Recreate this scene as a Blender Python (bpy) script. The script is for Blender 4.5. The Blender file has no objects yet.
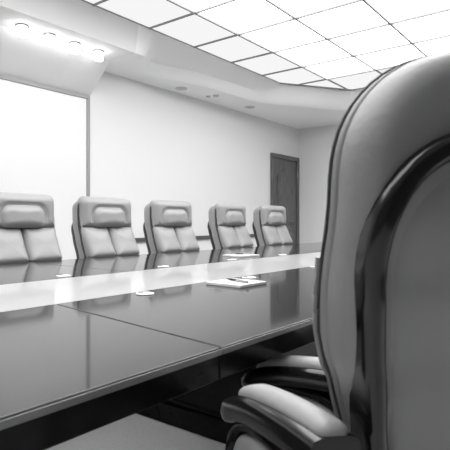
import bpy, bmesh, math, random
from mathutils import Vector, Matrix
random.seed(7)
C = bpy.context.scene.collection
PI = math.pi

# ------------------------------------------------------------------ materials
def mat(name, v, rough=0.5, spec=0.5, coat=0.0, coat_rough=0.05, metal=0.0, ior=1.5, bump=0.0, bscale=200.0, var=0.0, vscale=4.0, stretch=None):
    m = bpy.data.materials.new(name); m.use_nodes = True
    nt = m.node_tree; b = nt.nodes['Principled BSDF']
    b.inputs['Base Color'].default_value = (v, v, v, 1)
    b.inputs['Roughness'].default_value = rough
    b.inputs['Specular IOR Level'].default_value = spec
    b.inputs['IOR'].default_value = ior
    b.inputs['Metallic'].default_value = metal
    b.inputs['Coat Weight'].default_value = coat
    b.inputs['Coat Roughness'].default_value = coat_rough
    tc = nt.nodes.new('ShaderNodeTexCoord')
    if var > 0:
        mp = nt.nodes.new('ShaderNodeMapping')
        if stretch: mp.inputs['Scale'].default_value = stretch
        n = nt.nodes.new('ShaderNodeTexNoise'); n.inputs['Scale'].default_value = vscale; n.inputs['Detail'].default_value = 4
        nt.links.new(tc.outputs['Object'], mp.inputs['Vector']); nt.links.new(mp.outputs['Vector'], n.inputs['Vector'])
        r = nt.nodes.new('ShaderNodeMapRange')
        r.inputs['From Min'].default_value = 0.3; r.inputs['From Max'].default_value = 0.7
        r.inputs['To Min'].default_value = v*(1-var); r.inputs['To Max'].default_value = v*(1+var)
        nt.links.new(n.outputs['Fac'], r.inputs['Value']); nt.links.new(r.outputs['Result'], b.inputs['Base Color'])
    if bump > 0:
        n2 = nt.nodes.new('ShaderNodeTexNoise'); n2.inputs['Scale'].default_value = bscale; n2.inputs['Detail'].default_value = 3
        nt.links.new(tc.outputs['Object'], n2.inputs['Vector'])
        bp = nt.nodes.new('ShaderNodeBump'); bp.inputs['Strength'].default_value = bump; bp.inputs['Distance'].default_value = 0.01
        nt.links.new(n2.outputs['Fac'], bp.inputs['Height']); nt.links.new(bp.outputs['Normal'], b.inputs['Normal'])
    return m

def emit(name, v, s):
    m = bpy.data.materials.new(name); m.use_nodes = True
    nt = m.node_tree; nt.nodes.clear()
    o = nt.nodes.new('ShaderNodeOutputMaterial'); e = nt.nodes.new('ShaderNodeEmission')
    e.inputs['Color'].default_value = (v, v, v, 1); e.inputs['Strength'].default_value = s
    nt.links.new(e.outputs[0], o.inputs[0]); return m

M = dict(
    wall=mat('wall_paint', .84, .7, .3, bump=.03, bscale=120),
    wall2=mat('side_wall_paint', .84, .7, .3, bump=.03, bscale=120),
    plaster=mat('ceiling_plaster', .88, .8, .2),
    plaster_shaded=mat('bulkhead_plaster', .78, .8, .2),  # same plaster darkened: weaker light on the bulkhead put into its colour
    floor=mat('floor_carpet', .88, .8, .2, bump=.15, bscale=300, var=.05, vscale=60),
    board=mat('white_board', .86, .35, .4),
    alu=mat('grey_frame', .33, .45, .5),
    leather=mat('grey_leather', .32, .42, .45, bump=.10, bscale=55),
    leather_lt=mat('pale_leather', .36, .40, .45, bump=.06, bscale=60),
    piping=mat('dark_piping', .05, .5, .4),
    lacquer=mat('dark_lacquered_wood', .008, .18, .14, var=.25, vscale=3, stretch=(1, 14, 14)),
    band=mat('polished_back_frame', .010, .16, .5),
    top=mat('table_veneer', .035, .07, .42, var=.12, vscale=3, stretch=(1.5, 18, 18)),
    edge=mat('table_edge_sheen', .24, .15, .5),  # pale colour stands in for light reflected off the near edge
    inlay=mat('white_opal_glass', .88, .05, .9),
    black=mat('black_plastic', .02, .4, .4),
    chrome=mat('chrome', .75, .15, .5, metal=1),
    trimm=mat('lamp_trim', .35, .3, .5, metal=.6),
    door=mat('door_wood', .12, .4, .4, var=.35, vscale=6, stretch=(10, 10, 1)),
    rail=mat('rail_wood', .09, .4, .4),
    bars=mat('ceiling_grid_bar', .26, .5, .3),
    paper=mat('paper', .80, .6, .2),
    pen=mat('pen_barrel', .03, .25, .5),
    panel=emit('lit_diffuser', 1, 1.75),
    panel_dim=emit('dim_diffuser', 1, .30),
    bulb=emit('frosted_lamp_glass', 1, 3.9),
    panelwood=mat('dark_panelled_wall', .07, .45, .4, var=.3, vscale=2, stretch=(6, 6, 1)),
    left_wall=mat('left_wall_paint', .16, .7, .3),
    fitting=mat('soffit_fitting', .55, .5, .3),
    disc=mat('downlight_lens', .42, .4, .4),
)

def opal():
    nt = M['inlay'].node_tree; b = nt.nodes['Principled BSDF']; o = nt.nodes['Material Output']
    t = nt.nodes.new('ShaderNodeBsdfTranslucent'); t.inputs['Color'].default_value = (.95, .95, .95, 1)
    mx = nt.nodes.new('ShaderNodeMixShader'); mx.inputs[0].default_value = .38
    nt.links.new(b.outputs[0], mx.inputs[1]); nt.links.new(t.outputs[0], mx.inputs[2]); nt.links.new(mx.outputs[0], o.inputs[0])
opal()
def clear():
    m = bpy.data.materials.new('clear_glass_underside'); m.use_nodes = True; nt = m.node_tree; nt.nodes.clear()
    o = nt.nodes.new('ShaderNodeOutputMaterial'); t = nt.nodes.new('ShaderNodeBsdfTransparent'); g = nt.nodes.new('ShaderNodeBsdfGlossy')
    g.inputs['Roughness'].default_value = .05; mx = nt.nodes.new('ShaderNodeMixShader'); mx.inputs[0].default_value = .05
    nt.links.new(t.outputs[0], mx.inputs[1]); nt.links.new(g.outputs[0], mx.inputs[2]); nt.links.new(mx.outputs[0], o.inputs[0]); M['clear'] = m
clear()

# ------------------------------------------------------------------ mesh helpers
def obj(name, bm, m, parent=None, smooth=True, bev=0.0, seg=2, angle=40):
    bmesh.ops.remove_doubles(bm, verts=bm.verts, dist=1e-6)
    bmesh.ops.recalc_face_normals(bm, faces=bm.faces)
    me = bpy.data.meshes.new(name); bm.to_mesh(me); bm.free()
    if smooth:
        for p in me.polygons: p.use_smooth = True
        me.set_sharp_from_angle(angle=math.radians(angle))
    o = bpy.data.objects.new(name, me); C.objects.link(o)
    me.materials.append(M[m] if isinstance(m, str) else m)
    if bev > 0:
        b = o.modifiers.new('bevel', 'BEVEL'); b.width = bev; b.segments = seg; b.limit_method = 'ANGLE'; b.angle_limit = math.radians(35)
    if parent: o.parent = parent
    return o

def box(bm, x0, x1, y0, y1, z0, z1):
    vs = [bm.verts.new((x, y, z)) for x in (x0, x1) for y in (y0, y1) for z in (z0, z1)]
    for f in ((0,1,3,2), (4,6,7,5), (0,4,5,1), (2,3,7,6), (0,2,6,4), (1,5,7,3)):
        bm.faces.new([vs[i] for i in f])
    return bm

def newbox(*a):
    return box(bmesh.new(), *a)

def prism(bm, pts, fn, a, b):
    """closed polygon pts extruded between a and b; fn(p, t) -> xyz"""
    A = [bm.verts.new(fn(p, a)) for p in pts]; B = [bm.verts.new(fn(p, b)) for p in pts]
    bm.faces.new(A); bm.faces.new(B[::-1])
    n = len(pts)
    for i in range(n): bm.faces.new((A[i], A[(i+1) % n], B[(i+1) % n], B[i]))
    return bm

def lathe(bm, prof, n=24, c=(0, 0, 0)):
    rings = []
    for r, z in prof:
        rings.append([bm.verts.new((c[0]+max(r, 1e-5)*math.cos(2*PI*i/n), c[1]+max(r, 1e-5)*math.sin(2*PI*i/n), c[2]+z)) for i in range(n)])
    for a, b in zip(rings, rings[1:]):
        for i in range(n): bm.faces.new((a[i], a[(i+1) % n], b[(i+1) % n], b[i]))
    bm.faces.new(rings[0][::-1]); bm.faces.new(rings[-1])
    return bm

def tube(bm, pts, r, n=8, closed=False):
    pts = [Vector(p) for p in pts]; rings = []; N = len(pts)
    up = Vector((.13, .21, .97))
    for i, p in enumerate(pts):
        a = pts[(i-1) % N] if closed or i > 0 else p; b = pts[(i+1) % N] if closed or i < N-1 else p
        t = (b-a).normalized(); s = t.cross(up)
        if s.length < 1e-3: s = t.cross(Vector((1, 0, 0)))
        s.normalize(); u = s.cross(t)
        rr = r[i] if isinstance(r, (list, tuple)) else r
        rings.append([bm.verts.new(p + rr*(math.cos(2*PI*k/n)*s + math.sin(2*PI*k/n)*u)) for k in range(n)])
    for i in range(N if closed else N-1):
        a, b = rings[i], rings[(i+1) % N]
        for k in range(n): bm.faces.new((a[k], a[(k+1) % n], b[(k+1) % n], b[k]))
    if not closed: bm.faces.new(rings[0][::-1]); bm.faces.new(rings[-1])
    return bm

def catmull(P, k=8, closed=False):
    out = []; n = len(P)
    for i in range(n if closed else n-1):
        g = lambda j: Vector(P[j % n]) if closed else Vector(P[min(max(j, 0), n-1)])
        p0, p1, p2, p3 = g(i-1), g(i), g(i+1), g(i+2)
        for s in range(k):
            t = s/k
            out.append(.5*((2*p1)+(p2-p0)*t+(2*p0-5*p1+4*p2-p3)*t*t+(3*p1-p0-3*p2+p3)*t**3))
    if not closed: out.append(Vector(P[-1]))
    return out

def interp(tab, z):
    if z <= tab[0][0]: return tab[0][1]
    for (a, b), (c, d) in zip(tab, tab[1:]):
        if z <= c:
            t = (z-a)/(c-a); t = t*t*(3-2*t)*.5 + t*.5
            return b+(d-b)*t
    return tab[-1][1]

def rrect(x0, x1, z0, z1, rt, rb, n=7):
    """rounded rectangle outline, rt top corner radius, rb bottom"""
    out = []
    for cx, cz, r, a in ((x1-rb, z0+rb, rb, -90), (x1-rt, z1-rt, rt, 0), (x0+rt, z1-rt, rt, 90), (x0+rb, z0+rb, rb, 180)):
        for i in range(n+1):
            t = math.radians(a+90*i/n); out.append((cx+r*math.cos(t), cz+r*math.sin(t)))
    res = []
    for i, p in enumerate(out):           # subdivide the long sides
        q = out[(i+1) % len(out)]; L = math.hypot(q[0]-p[0], q[1]-p[1]); k = max(1, int(L/.03))
        for s in range(k): res.append((p[0]+(q[0]-p[0])*s/k, p[1]+(q[1]-p[1])*s/k))
    return res

def dist_poly(p, P):
    best = 9
    for a, b in zip(P, P[1:]+P[:1]):
        dx, dy = b[0]-a[0], b[1]-a[1]; L = dx*dx+dy*dy
        if L < 1e-12: continue
        t = max(0, min(1, ((p[0]-a[0])*dx+(p[1]-a[1])*dy)/L))
        best = min(best, math.hypot(p[0]-a[0]-t*dx, p[1]-a[1]-t*dy))
    return best

SC = [1, .988, .97, .945, .91, .865, .80, .72, .63, .53, .42, .3, .17]
def puff(bm, P, place, depth, er, crown=0.0, back=0.0, mod=None, sc=SC):
    """upholstered pad: outline P in (a,b), place(a,b,h)->xyz, rounded edge radius er"""
    xs = [p[0] for p in P]; zs = [p[1] for p in P]
    c = ((min(xs)+max(xs))/2, (min(zs)+max(zs))/2); n = len(P); rings = []
    def H(a, b, s):
        d = dist_poly((a, b), P); q = min(d/er, 1)
        h = depth*math.sqrt(max(0, 1-(1-q)**2)) + crown*(1-s*s)
        return h + (mod(a, b)*min(1, q) if mod else 0)
    for s in sc:
        ring = []
        for p in P:
            a, b = c[0]+s*(p[0]-c[0]), c[1]+s*(p[1]-c[1])
            ring.append(bm.verts.new(place(a, b, H(a, b, s) if s < 1 else 0)))
        rings.append(ring)
    for A, B in zip(rings, rings[1:]):
        for i in range(n): bm.faces.new((A[i], A[(i+1) % n], B[(i+1) % n], B[i]))
    mid = bm.verts.new(place(c[0], c[1], H(c[0], c[1], 0)))
    for i in range(n): bm.faces.new((rings[-1][i], rings[-1][(i+1) % n], mid))
    prev = rings[0]
    for s in (.999, .5):
        ring = [bm.verts.new(place(c[0]+s*(p[0]-c[0]), c[1]+s*(p[1]-c[1]), -back)) for p in P]
        for i in range(n): bm.faces.new((prev[(i+1) % n], prev[i], ring[i], ring[(i+1) % n]))
        prev = ring
    mid = bm.verts.new(place(c[0], c[1], -back))
    for i in range(n): bm.faces.new((prev[(i+1) % n], prev[i], mid))
    return bm

def thing(name, label, cat, loc=(0, 0, 0), rz=0, group=None):
    o = bpy.data.objects.new(name, None); C.objects.link(o); o.empty_display_size = .1
    o.location = loc; o.rotation_euler = (0, 0, rz)
    return tag(o, label, cat, group)

def tag(o, label, cat, group=None):
    o['label'] = label; o['category'] = cat
    if group: o['group'] = group
    return o

def struct(name, bm, m, **k):
    o = obj(name, bm, m, **k); o['kind'] = 'structure'; return o

def copy_tree(o, parent=None):
    c = o.copy(); C.objects.link(c)
    if parent: c.parent = parent
    for ch in list(o.children): copy_tree(ch, c)
    return c

# ------------------------------------------------------------------ the room
XL, XR, YF, YB, ZC, ZS = -2.6, 8.03, -1.7, 4.5, 3.0, 2.72
TH = .12
struct('floor', newbox(XL-TH, XR+TH, YF-TH, YB+TH, -.1, 0), 'floor', smooth=False)
struct('wall_back', newbox(XL-TH, XR+TH, YB, YB+TH, 0, 3.4), 'wall', smooth=False)
struct('wall_right', newbox(XR, XR+TH, YF-TH, YB, 0, 3.4), 'wall2', smooth=False)
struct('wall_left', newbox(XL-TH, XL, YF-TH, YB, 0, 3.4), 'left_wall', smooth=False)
struct('wall_front', newbox(XL, XR, YF-TH, YF, 0, 3.4), 'panelwood', smooth=False)

# luminous field outline at the ceiling level
LX0, LX1, LY0, LY1 = -.59, 7.06, .375, 3.72
CUT = [(6.08, 3.72), (6.35, 3.54), (7.06, 3.06)]
# bulkhead over the board: fascia, lit underside, sloping panel down to the wall
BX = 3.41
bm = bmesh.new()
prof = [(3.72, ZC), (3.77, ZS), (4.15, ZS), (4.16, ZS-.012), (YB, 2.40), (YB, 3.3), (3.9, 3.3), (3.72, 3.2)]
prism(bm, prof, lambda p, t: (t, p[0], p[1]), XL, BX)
struct('trim_1', bm, 'plaster_shaded', smooth=False)

# flat soffit along the back and right walls with a wavy drop, folding up to the luminous field
E_ = catmull([(BX, 4.2, 0), (3.58, 4.21, 0), (3.82, 4.22, 0), (4.15, 4.18, 0), (4.72, 4.04, 0), (5.3, 3.99, 0), (5.91, 3.93, 0), (6.47, 3.62, 0), (7.03, 3.24, 0), (7.22, 2.85, 0), (7.24, 2.2, 0), (7.24, 1, 0), (7.24, YF, 0)], 8)
F_ = catmull([(BX, 3.772, 2.722), (3.60, 3.85, 2.755), (3.82, 4.02, 2.82), (4.05, 4.12, 2.85), (4.60, 3.985, 2.855), (5.22, 3.935, 2.855), (5.85, 3.87, 2.845), (6.40, 3.55, 2.84), (6.97, 3.17, 2.84), (7.15, 2.83, 2.84), (7.17, 2.2, 2.84), (7.17, 1, 2.84), (7.17, YF, 2.84)], 8)
U_ = catmull([(BX, LY1, ZC), (3.6, LY1, ZC), (3.82, LY1, ZC), (4.05, LY1, ZC), (4.6, LY1, ZC), (5.2, LY1, ZC), (6.08, LY1, ZC), (6.35, 3.54, ZC), (7.06, 3.06, ZC), (LX1, 2.8, ZC), (LX1, 2.2, ZC), (LX1, 1, ZC), (LX1, YF, ZC)], 8)
bm = bmesh.new(); n = len(E_)
# corner-aware outer boundary (back wall then right wall)
O_ = []
for i, p in enumerate(E_):
    if p.x < 6.47: O_.append(Vector((p.x, YB, ZS)))
    elif p.y > 2.85:
        t = (3.62-p.y)/(3.62-2.85); t = max(0, min(1, t))
        O_.append(Vector((6.47+(XR-6.47)*min(1, 2*t), YB, ZS)) if t < .5 else Vector((XR, YB+(2.85-YB)*(2*t-1), ZS)))
    else: O_.append(Vector((XR, p.y, ZS)))
rows = []
for i in range(n):
    e = Vector((E_[i].x, E_[i].y, ZS)); f = F_[i]; u = U_[i]
    r = [O_[i], e]
    for k in range(1, 6):        # drop between the soffit edge and the fold, rounded at its foot
        a = k/5; q = .35*(1-(1-a)**3)+.65*a
        r.append(Vector((e.x+(f.x-e.x)*q, e.y+(f.y-e.y)*q, ZS+(f.z-ZS)*a**1.25)))
    r += [f.lerp(u, .5), u, u+Vector((0, 0, .25)), Vector((O_[i].x, O_[i].y, 3.25))]
    rows.append([bm.verts.new(q) for q in r])
for a, b in zip(rows, rows[1:]):
    for k in range(len(a)-1): bm.faces.new((a[k], a[k+1], b[k+1], b[k]))
struct('trim_2', bm, 'plaster', angle=28)
# solid ceiling above and beside the luminous field
bm = bmesh.new()
box(bm, XL, XR, YF, YB, 3.36, 3.40)
struct('ceiling', bm, 'plaster', smooth=False)
struct('trim_3', newbox(XL, LX0, YF, 3.72, ZC, 3.2), 'plaster', smooth=False)
struct('trim_4', newbox(LX0, LX1, YF, LY0, ZC, 3.2), 'plaster', smooth=False)

lum = thing('luminous_ceiling', 'large backlit ceiling of square white diffuser panels in a dark grid', 'ceiling light', (3.2, 1.4, ZC))
def loc(o, root):
    o.matrix_parent_inverse = Matrix.Translation(root.location).inverted(); return o
def clip_poly(poly):
    """clip a convex polygon by the chamfered corner of the field"""
    for a, b in zip(CUT, CUT[1:]):
        nx, ny = -(b[1]-a[1]), (b[0]-a[0])          # outward = towards +x +y
        out = []
        for p, q in zip(poly, poly[1:]+poly[:1]):
            dp = (p[0]-a[0])*nx+(p[1]-a[1])*ny; dq = (q[0]-a[0])*nx+(q[1]-a[1])*ny
            if dp <= 0: out.append(p)
            if dp*dq < 0:
                t = dp/(dp-dq); out.append((p[0]+t*(q[0]-p[0]), p[1]+t*(q[1]-p[1])))
        poly = out
        if len(poly) < 3: return None
    return poly
gx = [LX0+.69*i for i in range(11)]+[LX1]; gy = [LY0, 1.055, 1.735, 2.415, 3.10, LY1]
for i in range(len(gx)-1):
    for j in range(len(gy)-1):
        g = .006
        poly = clip_poly([(gx[i]+g, gy[j]+g), (gx[i+1]-g, gy[j]+g), (gx[i+1]-g, gy[j+1]-g), (gx[i]+g, gy[j+1]-g)])
        if not poly: continue
        dim = j == len(gy)-2 or i == len(gx)-2
        o = obj('diffuser_panel', prism(bmesh.new(), poly, lambda p, t: (p[0], p[1], t), ZC+.006, ZC+.014), 'panel_dim' if dim else 'panel', lum, smooth=False)
        loc(o, lum)
bm = bmesh.new(); w = .0095
for x in gx:
    y1 = LY1 if x < 6.08 else (3.565 if x < 6.4 else 3.06)
    if x < LX1: box(bm, x-w, x+w, LY0, min(3.10, y1), ZC-.012, ZC+.02)
    if y1 > 3.10: box(bm, x-.0055, x+.0055, 3.10, y1, ZC-.012, ZC+.02)
for k, y in enumerate(gy[:-1]):
    box(bm, LX0, 6.31, y-w, y+w, ZC-.0125, ZC+.0195)
    box(bm, 6.31, LX1 if y < 3.05 else 7.0, y-.0055, y+.0055, ZC-.0125, ZC+.0195)
box(bm, LX1-.003, LX1+.003, LY0, 3.06, ZC-.012, ZC+.02); box(bm, LX0, 6.08, LY1-.003, LY1+.003, ZC-.004, ZC+.0195)
for a, b in zip(CUT, CUT[1:]):
    d = Vector((b[0]-a[0], b[1]-a[1])).normalized(); nn = Vector((-d.y, d.x))*.006
    prism(bm, [(a[0]+nn.x, a[1]+nn.y), (b[0]+nn.x, b[1]+nn.y), (b[0]-nn.x, b[1]-nn.y), (a[0]-nn.x, a[1]-nn.y)], lambda p, t: (p[0], p[1], t), ZC-.0115, ZC+.019)
loc(obj('grid_bars', bm, 'bars', lum, smooth=False), lum)

# spotlights under the bulkhead
names = ['frosted spotlight nearest the left edge of the four above the board', 'second frosted spotlight from the left above the board',
         'third frosted spotlight from the left above the board', 'frosted spotlight closest to the bulkhead corner, rightmost above the board']
spot = None
for k, x in enumerate((2.335, 2.603, 2.872, 3.145)):
    if spot is None:
        spot = thing('spotlight', names[0], 'spotlight', (x, 4.01, ZS), 0, 'spotlights above the board')
        obj('trim_ring', lathe(bmesh.new(), [(.034, -.001), (.052, -.001), (.056, -.006), (.05, -.012), (.036, -.014), (.030, -.012)], 24), 'trimm', spot)
        for a in (0, PI/2, PI, 1.5*PI):
            d = (math.cos(a), math.sin(a)); s = 1; bm = bmesh.new()
            tube(bm, [(s*.046*d[0], s*.046*d[1], -.008), (s*.05*d[0], s*.05*d[1], -.03), (s*.043*d[0], s*.043*d[1], -.04)], .004, 6)
            obj('clip', bm, 'chrome', spot)
        obj('glass_shade', lathe(bmesh.new(), [(.030, -.016), (.042, -.02), (.044, -.03), (.044, -.085), (.040, -.092), (.01, -.093)], 24), 'bulb', spot)
    else:
        o = copy_tree(spot); o.location.x = x; o['label'] = names[k]

dl = None
for k, (x, y, lb) in enumerate(((4.66, 4.30, 'round flush downlight in the soffit nearer the board'), (6.03, 4.20, 'round flush downlight in the soffit nearer the door'))):
    if dl is None:
        dl = thing('downlight', lb, 'downlight', (x, y, ZS), 0, 'downlights in the soffit')
        obj('trim_ring', lathe(bmesh.new(), [(.05, -.001), (.075, -.001), (.078, -.005), (.07, -.010), (.055, -.006)], 28), 'fitting', dl)
        obj('lens', lathe(bmesh.new(), [(.001, -.0015), (.052, -.0015), (.052, -.005), (.001, -.007)], 28), 'disc', dl)
    else:
        o = copy_tree(dl); o.location = (x, y, ZS); o['label'] = lb
sd = thing('smoke_detector', 'tiny twin sensor caps in the soffit between the two downlights', 'detector', (5.2, 4.22, ZS))
obj('sensor_cap', lathe(bmesh.new(), [(.001, -.001), (.03, -.001), (.03, -.015), (.02, -.02), (.001, -.021)], 16, (-.03, .06, 0)), 'fitting', sd)
obj('sensor_cap', lathe(bmesh.new(), [(.001, -.001), (.04, -.001), (.04, -.015), (.025, -.024), (.001, -.025)], 16, (.0, -.05, 0)), 'fitting', sd)

# board on the wall
bd = thing('whiteboard', 'huge white projection board in a thin grey frame, filling the wall at left', 'board', (1.2, YB, .4))
B0, B1, Z0, Z1 = -1.0, 3.395, .40, 2.40
loc(obj('board_panel', newbox(B0+.01, B1-.01, YB-.018, YB-.002, Z0+.01, Z1-.01), 'board', bd, smooth=False), bd)
for r in ((B0, B1, Z1-.042, Z1), (B0, B1, Z0, Z0+.042), (B0, B0+.042, Z0+.042, Z1-.042), (B1-.042, B1, Z0+.042, Z1-.042)):
    loc(obj('frame_bar', newbox(r[0], r[1], YB-.03, YB-.001, r[2], r[3]), 'alu', bd, smooth=False, bev=.004), bd)

# chair rail and skirtings
struct('trim_6', newbox(B1+.002, 7.04, YB-.03, YB, .79, .84), 'rail', smooth=False, bev=.006)
struct('baseboard_back', newbox(XL, 7.04, YB-.015, YB, 0, .09), 'rail', smooth=False)
struct('baseboard_right', newbox(XR-.015, XR, YF, YB-.02, 0, .09), 'rail', smooth=False)

# door
dr = bpy.data.objects.new('door_1', None); C.objects.link(dr); dr.location = (7.5, YB, 0); dr['kind'] = 'structure'
bm = bmesh.new(); D0, D1, DZ = 7.055, 7.965, 2.185
box(bm, D0, D0+.075, YB-.045, YB, 0, DZ); box(bm, D1-.075, D1, YB-.045, YB, 0, DZ); box(bm, D0+.075, D1-.075, YB-.045, YB, DZ-.075, DZ)
loc(obj('door_frame', bm, 'door', dr, smooth=False, bev=.008), dr)
bm = newbox(D0+.08, D1-.08, YB-.022, YB-.002, .01, DZ-.08)
leaf = loc(obj('door_leaf', bm, 'door', dr, smooth=False, bev=.003), dr)
def door_panel(z0, z1, arch):
    x0, x1 = D0+.19, D1-.19; xm = (x0+x1)/2
    P = [(x0, z0), (x1, z0), (x1, z1-arch)]
    if arch:
        for i in range(1, 16):
            t = i/16; P.append((x1+(x0-x1)*t, z1-arch+arch*math.sin(PI*t)**1.4))
    P += [(x0, z1-arch)]
    bm = bmesh.new()
    puff(bm, P, lambda a, b, h: (a, YB-.023-h, b), .028, .04, sc=[1, .985, .97, .95, .92, .88, .8, .5], back=-.0005)
    loc(obj('raised_panel', bm, 'door', dr, angle=25), dr)
    tb = tube(bmesh.new(), [(p[0], YB-.024, p[1]) for p in P], .016, 8, True)
    loc(obj('panel_moulding', tb, 'door', dr), dr)
door_panel(1.0, 1.96, .14); door_panel(.2, .85, 0)
for z in (1.88, .3):
    loc(obj('hinge', tube(bmesh.new(), [(D1-.078, YB-.05, z-.06), (D1-.078, YB-.05, z+.06)], .009, 8), 'chrome', dr), dr)
hb = bmesh.new(); tube(hb, [(D0+.13, YB-.022, 1.0), (D0+.13, YB-.07, 1.0), (D0+.15, YB-.08, 1.0), (D0+.24, YB-.08, 1.0)], .009, 8)
loc(obj('door_handle', hb, 'chrome', dr), dr)

# ------------------------------------------------------------------ table
T0, T1, N0, S0, S1, F1_ = .34, 6.9, .69, 1.505, 2.16, 3.21
TZ = .75
tb = thing('conference_table', 'long glossy dark conference table with a white glass band down its middle', 'table', (3.1, 1.97, 0))
def seam_x(y): return .88+(y-N0)*.145
def slab(P, z0, z1, name, m, bev=.004):
    o = obj(name, prism(bmesh.new(), P, lambda p, t: (p[0], p[1], t), z0, z1), m, tb, smooth=False, bev=bev, seg=3)
    return loc(o, tb)
g = .0012
slab([(T0, N0), (seam_x(N0)-g, N0), (seam_x(S0)-g, S0-.001), (T0, S0-.001)], TZ-.016, TZ, 'tabletop', 'top')
slab([(seam_x(N0)+g, N0), (3.4-g, N0), (3.4-g, S0-.001), (seam_x(S0)+g, S0-.001)], TZ-.016, TZ, 'tabletop', 'top')
slab([(3.4+g, N0), (T1, N0), (T1, S0-.001), (3.4+g, S0-.001)], TZ-.016, TZ, 'tabletop', 'top')
for a, b in ((T0, 1.9), (1.9, 4.4), (4.4, T1)):
    slab([(a+g, S1+.001), (b-g, S1+.001), (b-g, F1_), (a+g, F1_)], TZ-.016, TZ, 'tabletop', 'top')
band = slab([(T0, S0), (T1, S0), (T1, S1), (T0, S1)], TZ-.012, TZ-.0005, 'glass_band', 'inlay', bev=.0)
band.data.materials.append(M['clear'])
for f in band.data.polygons:
    if f.normal.z < -.5: f.material_index = 1
for y0, y1 in ((S0-.05, S0+.02), (S1-.02, S1+.05)):
    slab([(T0+.05, y0), (T1-.05, y0), (T1-.05, y1), (T0+.05, y1)], TZ-.05, TZ-.0165, 'support_rail', 'black', bev=0)
for a, b in ((T0, seam_x(N0)-g), (seam_x(N0)+g, 3.4-g), (3.4+g, T1)):
    slab([(a, N0-.0035), (b, N0-.0035), (b, N0-.0003), (a, N0-.0003)], TZ-.0165, TZ-.003, 'edge_sheen_strip', 'edge', bev=.0012)  # added strip, carries the edge's bright reflection as a pale colour
# apron below the top (split where the top is split)
for a, b in ((T0+.01, seam_x(N0)-.001), (seam_x(N0)+.001, 3.4-.001), (3.4+.001, T1-.01)):
    slab([(a, N0+.006), (b, N0+.006), (b, N0+.045), (a, N0+.045)], TZ-.075, TZ-.0165, 'apron', 'lacquer', bev=.003)
slab([(T0+.01, F1_-.045), (T1-.01, F1_-.045), (T1-.01, F1_-.006), (T0+.01, F1_-.006)], TZ-.075, TZ-.0165, 'apron', 'lacquer')
for x0, x1 in ((T0+.01, T0+.05), (T1-.05, T1-.01)):
    slab([(x0, N0+.046), (x1, N0+.046), (x1, F1_-.046), (x0, F1_-.046)], TZ-.075, TZ-.0165, 'apron', 'lacquer')
slab([(T0+.06, N0+.16), (T1-.06, N0+.16), (T1-.06, N0+.20), (T0+.06, N0+.20)], TZ-.11, TZ-.0165, 'support_rail', 'lacquer')
slab([(T0+.06, F1_-.20), (T1-.06, F1_-.20), (T1-.06, F1_-.16), (T0+.06, F1_-.16)], TZ-.11, TZ-.0165, 'support_rail', 'lacquer')
for x0, x1 in ((.44, .70), (1.86, 2.36), (5.3, 5.8)):
    o = slab([(x0, 1.16), (x1, 1.16), (x1, 2.68), (x0, 2.68)], .12, TZ-.0165, 'pedestal', 'lacquer', bev=.006)
    q = obj('plinth', prism(bmesh.new(), [(x0-.03, 1.13), (x1+.03, 1.13), (x1+.03, 2.71), (x0-.03, 2.71)], lambda p, t: (p[0], p[1], t), 0, .10), 'lacquer', o, smooth=False, bev=.008)
    q2 = obj('plinth_moulding', prism(bmesh.new(), [(x0-.015, 1.145), (x1+.015, 1.145), (x1+.015, 2.695), (x0-.015, 2.695)], lambda p, t: (p[0], p[1], t), .10, .13), 'lacquer', o, smooth=False, bev=.012)
# cable outlets along both borders of the glass band
for x, y in ((1.345, 1.432), (2.05, 1.432), (2.80, 1.452), (1.53, 2.235), (2.235, 2.215), (2.95, 2.215), (3.67, 2.215)):
    o = obj('cable_outlet', lathe(bmesh.new(), [(.001, .0002), (.033, .0002), (.036, .002), (.034, .005), (.028, .006), (.001, .0055)], 28, (x, y, TZ)), 'paper', tb); loc(o, tb)
    s = obj('cable_slot', newbox(x-.017, x+.003, y+.006, y+.022, TZ+.003, TZ+.0068), 'black', o, smooth=False)

# notepads with pens
def notepad(x, y, rz, sx, sy, lb, lbp, pen_a, pen_xy):
    t = thing('notepad', lb, 'notepad', (x, y, TZ+.0004), rz, 'notepads on the table')
    obj('page_block', newbox(-sx/2, sx/2, -sy/2, sy/2, .0015, .0125), 'paper', t, smooth=False, bev=.001)
    obj('backing_card', newbox(-sx/2, sx/2, -sy/2, sy/2, 0, .0014), 'alu', t, smooth=False)
    ca, sa = math.cos(rz), math.sin(rz)
    px, py = x+ca*pen_xy[0]-sa*pen_xy[1], y+sa*pen_xy[0]+ca*pen_xy[1]
    p = thing('pen', lbp, 'pen', (px, py, TZ+.0133+.0055), pen_a, 'pens on the notepads')
    p.scale = (1.15, 1, 1)
    def along(rs, nm, m):
        bm = bmesh.new(); tube(bm, [(q[0], 0, 0) for q in rs], [q[1] for q in rs], 12); return obj(nm, bm, m, p)
    along([(-.070, .001), (-.060, .003), (-.045, .0048), (0, .0054)], 'barrel', 'pen')
    along([(0, .0054), (.002, .0056), (.05, .0053), (.066, .005), (.068, .004)], 'cap', 'trimm')
    obj('clip', newbox(.01, .064, -.0015, .0015, .0048, .0068), 'chrome', p, smooth=False)
    along([(.0681, .0035), (.074, .0035), (.075, .002)], 'button', 'pen')
notepad(1.805, 1.33, math.radians(-2), .19, .195, 'white notepad on the near dark side of the table, in the open', 'black and silver pen lying on the near notepad', math.radians(-107), (.0, .0))
notepad(3.32, 2.40, math.radians(-8), .23, .20, 'white notepad on the far side of the table, before the fourth chair', 'dark pen on the far notepad before the fourth chair', math.radians(-20), (.02, .0))

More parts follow.
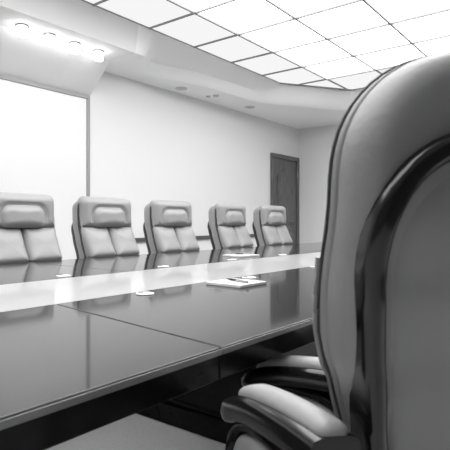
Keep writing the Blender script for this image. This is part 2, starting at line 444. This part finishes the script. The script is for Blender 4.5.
# ------------------------------------------------------------------ chairs (local: faces -y, x to its left as seen from the front)
YC = [(.45, .225), (.60, .235), (.74, .262), (.88, .303), (1.00, .335), (1.08, .342), (1.30, .345)]
def make_chair(label, lift=0.0, arched=False):
    L = lift; PB = .07
    yc = lambda z: interp(YC, z-L)
    t = thing('office_chair', label, 'chair', (0, 0, 0), 0, 'leather chairs around the table')
    # rear shell: arch topped leather
    if arched: HW = [(.48, .185), (.60, .205), (.70, .236), (.75, .259), (.80, .275), (.86, .285), (1.10, .285)]; HB = [(.5, .215), (.7, .25), (.9, .285)]
    else: HW = [(.48, .24), (.74, .268), (.9, .274), (1.10, .274)]; HB = HW
    hm = HW[-1][1]; CW = hm-.03 if arched else hm+.001      # half width of the front cushions
    P = []
    zt, ra, rb = (1.238, .24, .20) if arched else (1.226, .10, .09)
    zz = [.48+.04*i for i in range(16)]
    right = [(interp(HW, z), z) for z in zz if z < zt-rb]
    arch = []
    for i in range(15):
        a = i/14*PI/2; arch.append((hm-ra+ra*math.cos(a)**.9, zt-rb+rb*math.sin(a)**.95))
    right += arch
    P = right + [(-x, z) for x, z in right[::-1]]
    P = [(x, z+L) for x, z in P]
    sh = obj('back_shell', puff(bmesh.new(), P, lambda a, b, h: (a, yc(b)-PB+h, b), .125-.05*arched, .05, .012, back=-.02, sc=[1, .997, .993, .987, .978, .965, .945, .92, .89, .86, .82, .77, .7, .6, .48, .35, .2]), 'leather', t, angle=150)
    # dark piping along the rim
    obj('piping', tube(bmesh.new(), [(x*1.004, yc(z)-PB-.002, z) for x, z in P], .003 if arched else .009, 8, True), 'piping', t)
    # glossy dark arch band let into the rear
    def band_outline(dx, zt2, ra2, rb2):
        r = [(interp(HB, z)-dx, z) for z in zz if .52 < z < zt2-rb2]
        hw = hm-dx
        for i in range(13):
            a = i/12*PI/2; r.append((hw-ra2+ra2*math.cos(a)**.95, zt2-rb2+rb2*math.sin(a)**.95))
        return [(x, z+L) for x, z in r] + [(-x, z+L) for x, z in r[::-1]]
    rear = lambda z: yc(z)-PB+.125-.05*arched+.003
    BO = band_outline(.020, 1.112, .20, .17); BI = band_outline(.060, 1.075, .165, .14)
    # resample both to the same count along arc length
    def resample(Q, n):
        S = [0]
        for a, b in zip(Q, Q[1:]): S.append(S[-1]+math.hypot(b[0]-a[0], b[1]-a[1]))
        out = []; j = 0
        for i in range(n):
            s = S[-1]*i/(n-1)
            while j < len(S)-2 and S[j+1] < s: j += 1
            u = (s-S[j])/max(1e-9, S[j+1]-S[j]); out.append((Q[j][0]+u*(Q[j+1][0]-Q[j][0]), Q[j][1]+u*(Q[j+1][1]-Q[j][1])))
        return out
    BO, BI = resample(BO, 64), resample(BI, 64)
    bm = bmesh.new(); rows = []
    for o_, i_ in zip(BO, BI):
        r = []
        for u, h in ((-.02, -.04), (0, .0), (.03, .008), (.09, .014), (.18, .0185), (.30, .021), (.45, .022), (.6, .021), (.75, .018), (.88, .012), (1, .0), (1.02, -.03)):
            x, z = o_[0]+(i_[0]-o_[0])*u, o_[1]+(i_[1]-o_[1])*u
            r.append(bm.verts.new((x, rear(z)+h, z)))
        rows.append(r)
    for a, b in zip(rows, rows[1:]):
        for k in range(len(a)-1): bm.faces.new((a[k], a[k+1], b[k+1], b[k]))
    for r in (rows[0], rows[-1]): bm.faces.new(r)
    for a, b in zip(rows, rows[1:]): bm.faces.new((a[0], b[0], b[-1], a[-1]))
    obj('back_frame', bm, 'band', t, angle=50)
    PI_ = [(x*.985, z-.002) for x, z in BI]
    obj('back_panel', puff(bmesh.new(), PI_, lambda a, b, h: (a, rear(b)-.008+h, b), .014, .03, .006, back=.02), 'leather', t, angle=60)
    # front: headrest roll with an arched recess, pillow in it, and four back cushions
    HP = rrect(-CW, CW, .984+L, (1.208 if arched else 1.240)+L, .14 if arched else .058, .025)
    AR = rrect(-.205, .205, .90+L, 1.178+L, .10, .02)
    def inside(x, z):
        r = .10; X = abs(x); zt_ = 1.178+L
        if X > .205 or z > zt_: return -1
        if X > .205-r and z > zt_-r: return r-math.hypot(X-(.205-r), z-(zt_-r))
        return min(.205-X, zt_-z)
    def hmod(x, z):
        d = inside(x, z)
        h = -.017*max(0, min(1, d/.018)) if d > 0 else 0
        if d > 0: h += .010*max(0, min(1, (d-.025)/.05))
        wr = .0022*math.sin(70*math.atan2(z-1.05-L, abs(x)-.12+1e-4)+11*x)*max(0, min(1, (abs(x)-.17)/.05)) if d <= 0 else 0
        return h+wr
    dense = [1, .988, .97, .945, .91, .87, .84, .81, .78, .75, .72, .69, .66, .63, .59, .55, .5, .45, .4, .33, .25, .17, .08]
    hd = obj('headrest', puff(bmesh.new(), HP, lambda a, b, h: (a, yc(b)-PB+.005-h, b), .070, .055, .014, back=-.012 if arched else .01, mod=hmod, sc=dense), 'leather', t, angle=70)
    PP = rrect(-.176, .176, .984+L, 1.158+L, .08, .05)
    obj('pillow', puff(bmesh.new(), PP, lambda a, b, h: (a, yc(b)-PB-.030-h, b), .058, .055, .022, back=0), 'leather', hd, angle=70)
    for z0, z1, dp in ((.742, .996, .078), (.50, .738, .088)):
        for s in (-1, 1):
            x0, x1 = sorted((s*.003, s*.269))
            Q = rrect(x0, x1, z0+L, z1+L, .028, .022)
            obj('back_cushion', puff(bmesh.new(), Q, lambda a, b, h: (a*(interp(HW, b-L)+CW-hm)/.269, yc(b)-PB-h-(.22*max(0, .965+L-b) if b > .74+L else .04)*(h > 0), b), dp-.03, .044, .022, back=-.01), 'leather', t, angle=70)
    # layered side welts that show beside the cushions
    for s in (-1, 1):
        for k in (0, 1):
            zs = [.56+.03*i for i in range(22)]
            pts = [(s*(interp(HW, z)-.006), yc(z+L)-PB-.008-.016*k, z+L) for z in zs if z < (.93 if arched else 1.10)]
            obj('side_welt', tube(bmesh.new(), pts, .007, 8), 'piping' if k == 0 else 'leather', t)
    # seat
    SP = rrect(-.24, .24, -.14 if arched else -.18, .22, .06, .10)
    obj('seat', puff(bmesh.new(), SP, lambda a, b, h: (a, b, .40+L+h), .105, .06, .025, back=.03), 'leather_lt', t, angle=70)
    obj('seat_pan', puff(bmesh.new(), rrect(-.21, .21, -.11 if arched else -.15, .20, .05, .07), lambda a, b, h: (a, b, .37+L-h), .03, .03, 0, back=.0), 'black', t)
    # armrests
    for s in (-1, 1):
        X = s*.285; aw = .041; SX = lambda y: X+s*.16*(.285-y)
        top = catmull([(.285, .662, 0), (.22, .662, 0), (.13, .657, 0), (.04, .645, 0), (-.03, .625, 0), (-.085, .595, 0)], 6)
        top = [p+Vector((0, 0 if arched else -.035, 0)) for p in top]
        n = len(top); bm = bmesh.new(); rows = []
        for i, p in enumerate(top):
            u = i/(n-1); th = .060*(1-.15*u) if u < .8 else .051*math.sqrt(max(.02, 1-((u-.8)/.2)**2*.93))
            a = top[max(0, i-1)]; b = top[min(n-1, i+1)]; d = (b-a).normalized(); nn = Vector((-d.y, d.x, 0))
            if nn.y > 0: nn = -nn
            c = p+nn*.027
            ww = aw*(1 if u < .8 else math.sqrt(max(.15, 1-((u-.8)/.2)**2*.8)))
            ring = []
            for k in range(16):
                an = 2*PI*k/16; ex = math.copysign(abs(math.cos(an))**.55, math.cos(an)); ez = math.copysign(abs(math.sin(an))**.55, math.sin(an))
                q = c+nn*(-ez*th/2); ring.append(bm.verts.new((SX(q.x)+ww*ex, q.x, q.y+L)))
            rows.append(ring)
        for a, b in zip(rows, rows[1:]):
            for k in range(16): bm.faces.new((a[k], a[(k+1) % 16], b[(k+1) % 16], b[k]))
        bm.faces.new(rows[0]); bm.faces.new(rows[-1][::-1])
        ar = obj('armrest', bm, 'band', t, angle=60)
        # leather pad
        pl = [p for p in top]; PPd = rrect(-.025, .025, -.04, .285, .02, .0275, 6)
        def zt_(y):
            for a, b in zip(pl, pl[1:]):
                if b.x <= y <= a.x: return a.y+(b.y-a.y)*(y-a.x)/(b.x-a.x)
            return pl[0].y if y > pl[0].x else pl[-1].y
        obj('arm_pad', puff(bmesh.new(), PPd, lambda a, b, h: (SX(b)+a*min(1, .5+(b+.04)/.14)-s*.004, b, zt_(b)+.001+L+h*min(1, .6+(b+.04)/.2)), .019, .022, .003, back=.006), 'leather_lt', ar, angle=70)
        # loop under the armrest with a padded lining
        cy, cz, ry, rz_ = .105, .478, .165, .125
        def loop(r0, r1, hw, nm, m):
            bm = bmesh.new(); rows = []
            for i in range(40):
                an = 2*PI*i/40; cc = math.copysign(abs(math.cos(an))**.8, math.cos(an)); ss = math.copysign(abs(math.sin(an))**.8, math.sin(an))
                ring = []
                for k in range(10):
                    b = 2*PI*k/10; rr = (r0+r1)/2+(r1-r0)/2*math.copysign(abs(math.cos(b))**.6, math.cos(b)); xx = hw*math.copysign(abs(math.sin(b))**.6, math.sin(b))
                    ring.append(bm.verts.new((SX(cy+(ry+rr)*cc)+xx, cy+(ry+rr)*cc, cz+(rz_+rr)*ss+L)))
                rows.append(ring)
            for i in range(40):
                a, b = rows[i], rows[(i+1) % 40]
                for k in range(10): bm.faces.new((a[k], a[(k+1) % 10], b[(k+1) % 10], b[k]))
            return obj(nm, bm, m, ar, angle=60)
        loop(-.022, .0, .026, 'arm_loop', 'lacquer')
        loop(-.060, -.0222, .022, 'loop_lining', 'leather_lt')
    # base
    obj('gas_column', lathe(bmesh.new(), [(.028, .09), (.028, .22), (.02, .22), (.02, .335+L), (.05, .336+L), (.05, .338+L)], 16), 'black', t)
    hub = obj('base_hub', lathe(bmesh.new(), [(.001, .07), (.05, .07), (.055, .10), (.035, .13), (.001, .131)], 20), 'chrome', t)
    for k in range(5):
        a = 2*PI*k/5+.3; d = Vector((math.cos(a), math.sin(a), 0))
        lg = obj('base_leg', tube(bmesh.new(), [d*.04+Vector((0, 0, .105)), d*.16+Vector((0, 0, .10)), d*.30+Vector((0, 0, .078))], [.022, .019, .015], 10), 'lacquer', t)
        bm = bmesh.new(); s_ = Vector((-d.y, d.x, 0)); c = d*.30+Vector((0, 0, .028))
        for e in (-1, 1): tube(bm, [c+s_*e*.006, c+s_*e*.008, c+s_*e*.024, c+s_*e*.026], [.024, .028, .028, .024], 16)
        tube(bm, [c, c+Vector((0, 0, .045))], .007, 8)
        obj('caster', bm, 'black', lg)
    return t

far = [(1.965, 3.145, 0, 'grey leather chair in front of the white board, cut off by the left picture edge'),
       (2.755, 3.145, 2, 'grey leather chair before the right edge of the board, second from left across the table'),
       (3.555, 3.145, 1, 'grey leather chair third from left across the table, middle of the five'),
       (4.54, 3.158, 3, 'grey leather chair fourth from left across the table, behind the far notepad'),
       (5.395, 3.145, 0, 'grey leather chair nearest the door, farthest of the row across the table')]
proto = None
for x, y, a, lb in far:
    if proto is None: proto = make_chair(lb); o = proto
    else: o = copy_tree(proto); o['label'] = lb
    o.location = (x, y, 0); o.rotation_euler.z = math.radians(a)
o = make_chair('chair on the near side tucked under the table edge, only its armrest showing', -.004, True)
o.location = (1.50, .70, 0); o.rotation_euler.z = math.radians(80+90)
near = make_chair('large leather chair close to the camera at right, seen from behind with dark arch frame', .055, True)
near.location = (1.070, .364, 0); near.rotation_euler.z = math.radians(52+90)

# ------------------------------------------------------------------ world, camera, view
w = bpy.data.worlds.new('World'); bpy.context.scene.world = w; w.use_nodes = True
w.node_tree.nodes['Background'].inputs[0].default_value = (.8, .8, .8, 1); w.node_tree.nodes['Background'].inputs[1].default_value = .3
cam = bpy.data.cameras.new('camera'); co = bpy.data.objects.new('camera', cam); C.objects.link(co)
cam.sensor_width = 36; cam.lens = 40.0; cam.shift_y = -3/450
yaw = math.radians(37.7)
co.location = (0, 0, 1.03); co.rotation_euler = (PI/2, 0, yaw-PI/2)
cam.clip_start = .02
cam.dof.use_dof = True; cam.dof.focus_distance = 3.2; cam.dof.aperture_fstop = 11
bpy.context.scene.camera = co
vs = bpy.context.scene.view_settings
vs.view_transform = 'Standard'; vs.look = 'None'; vs.gamma = 1; vs.exposure = 1.62; vs.use_curve_mapping = False
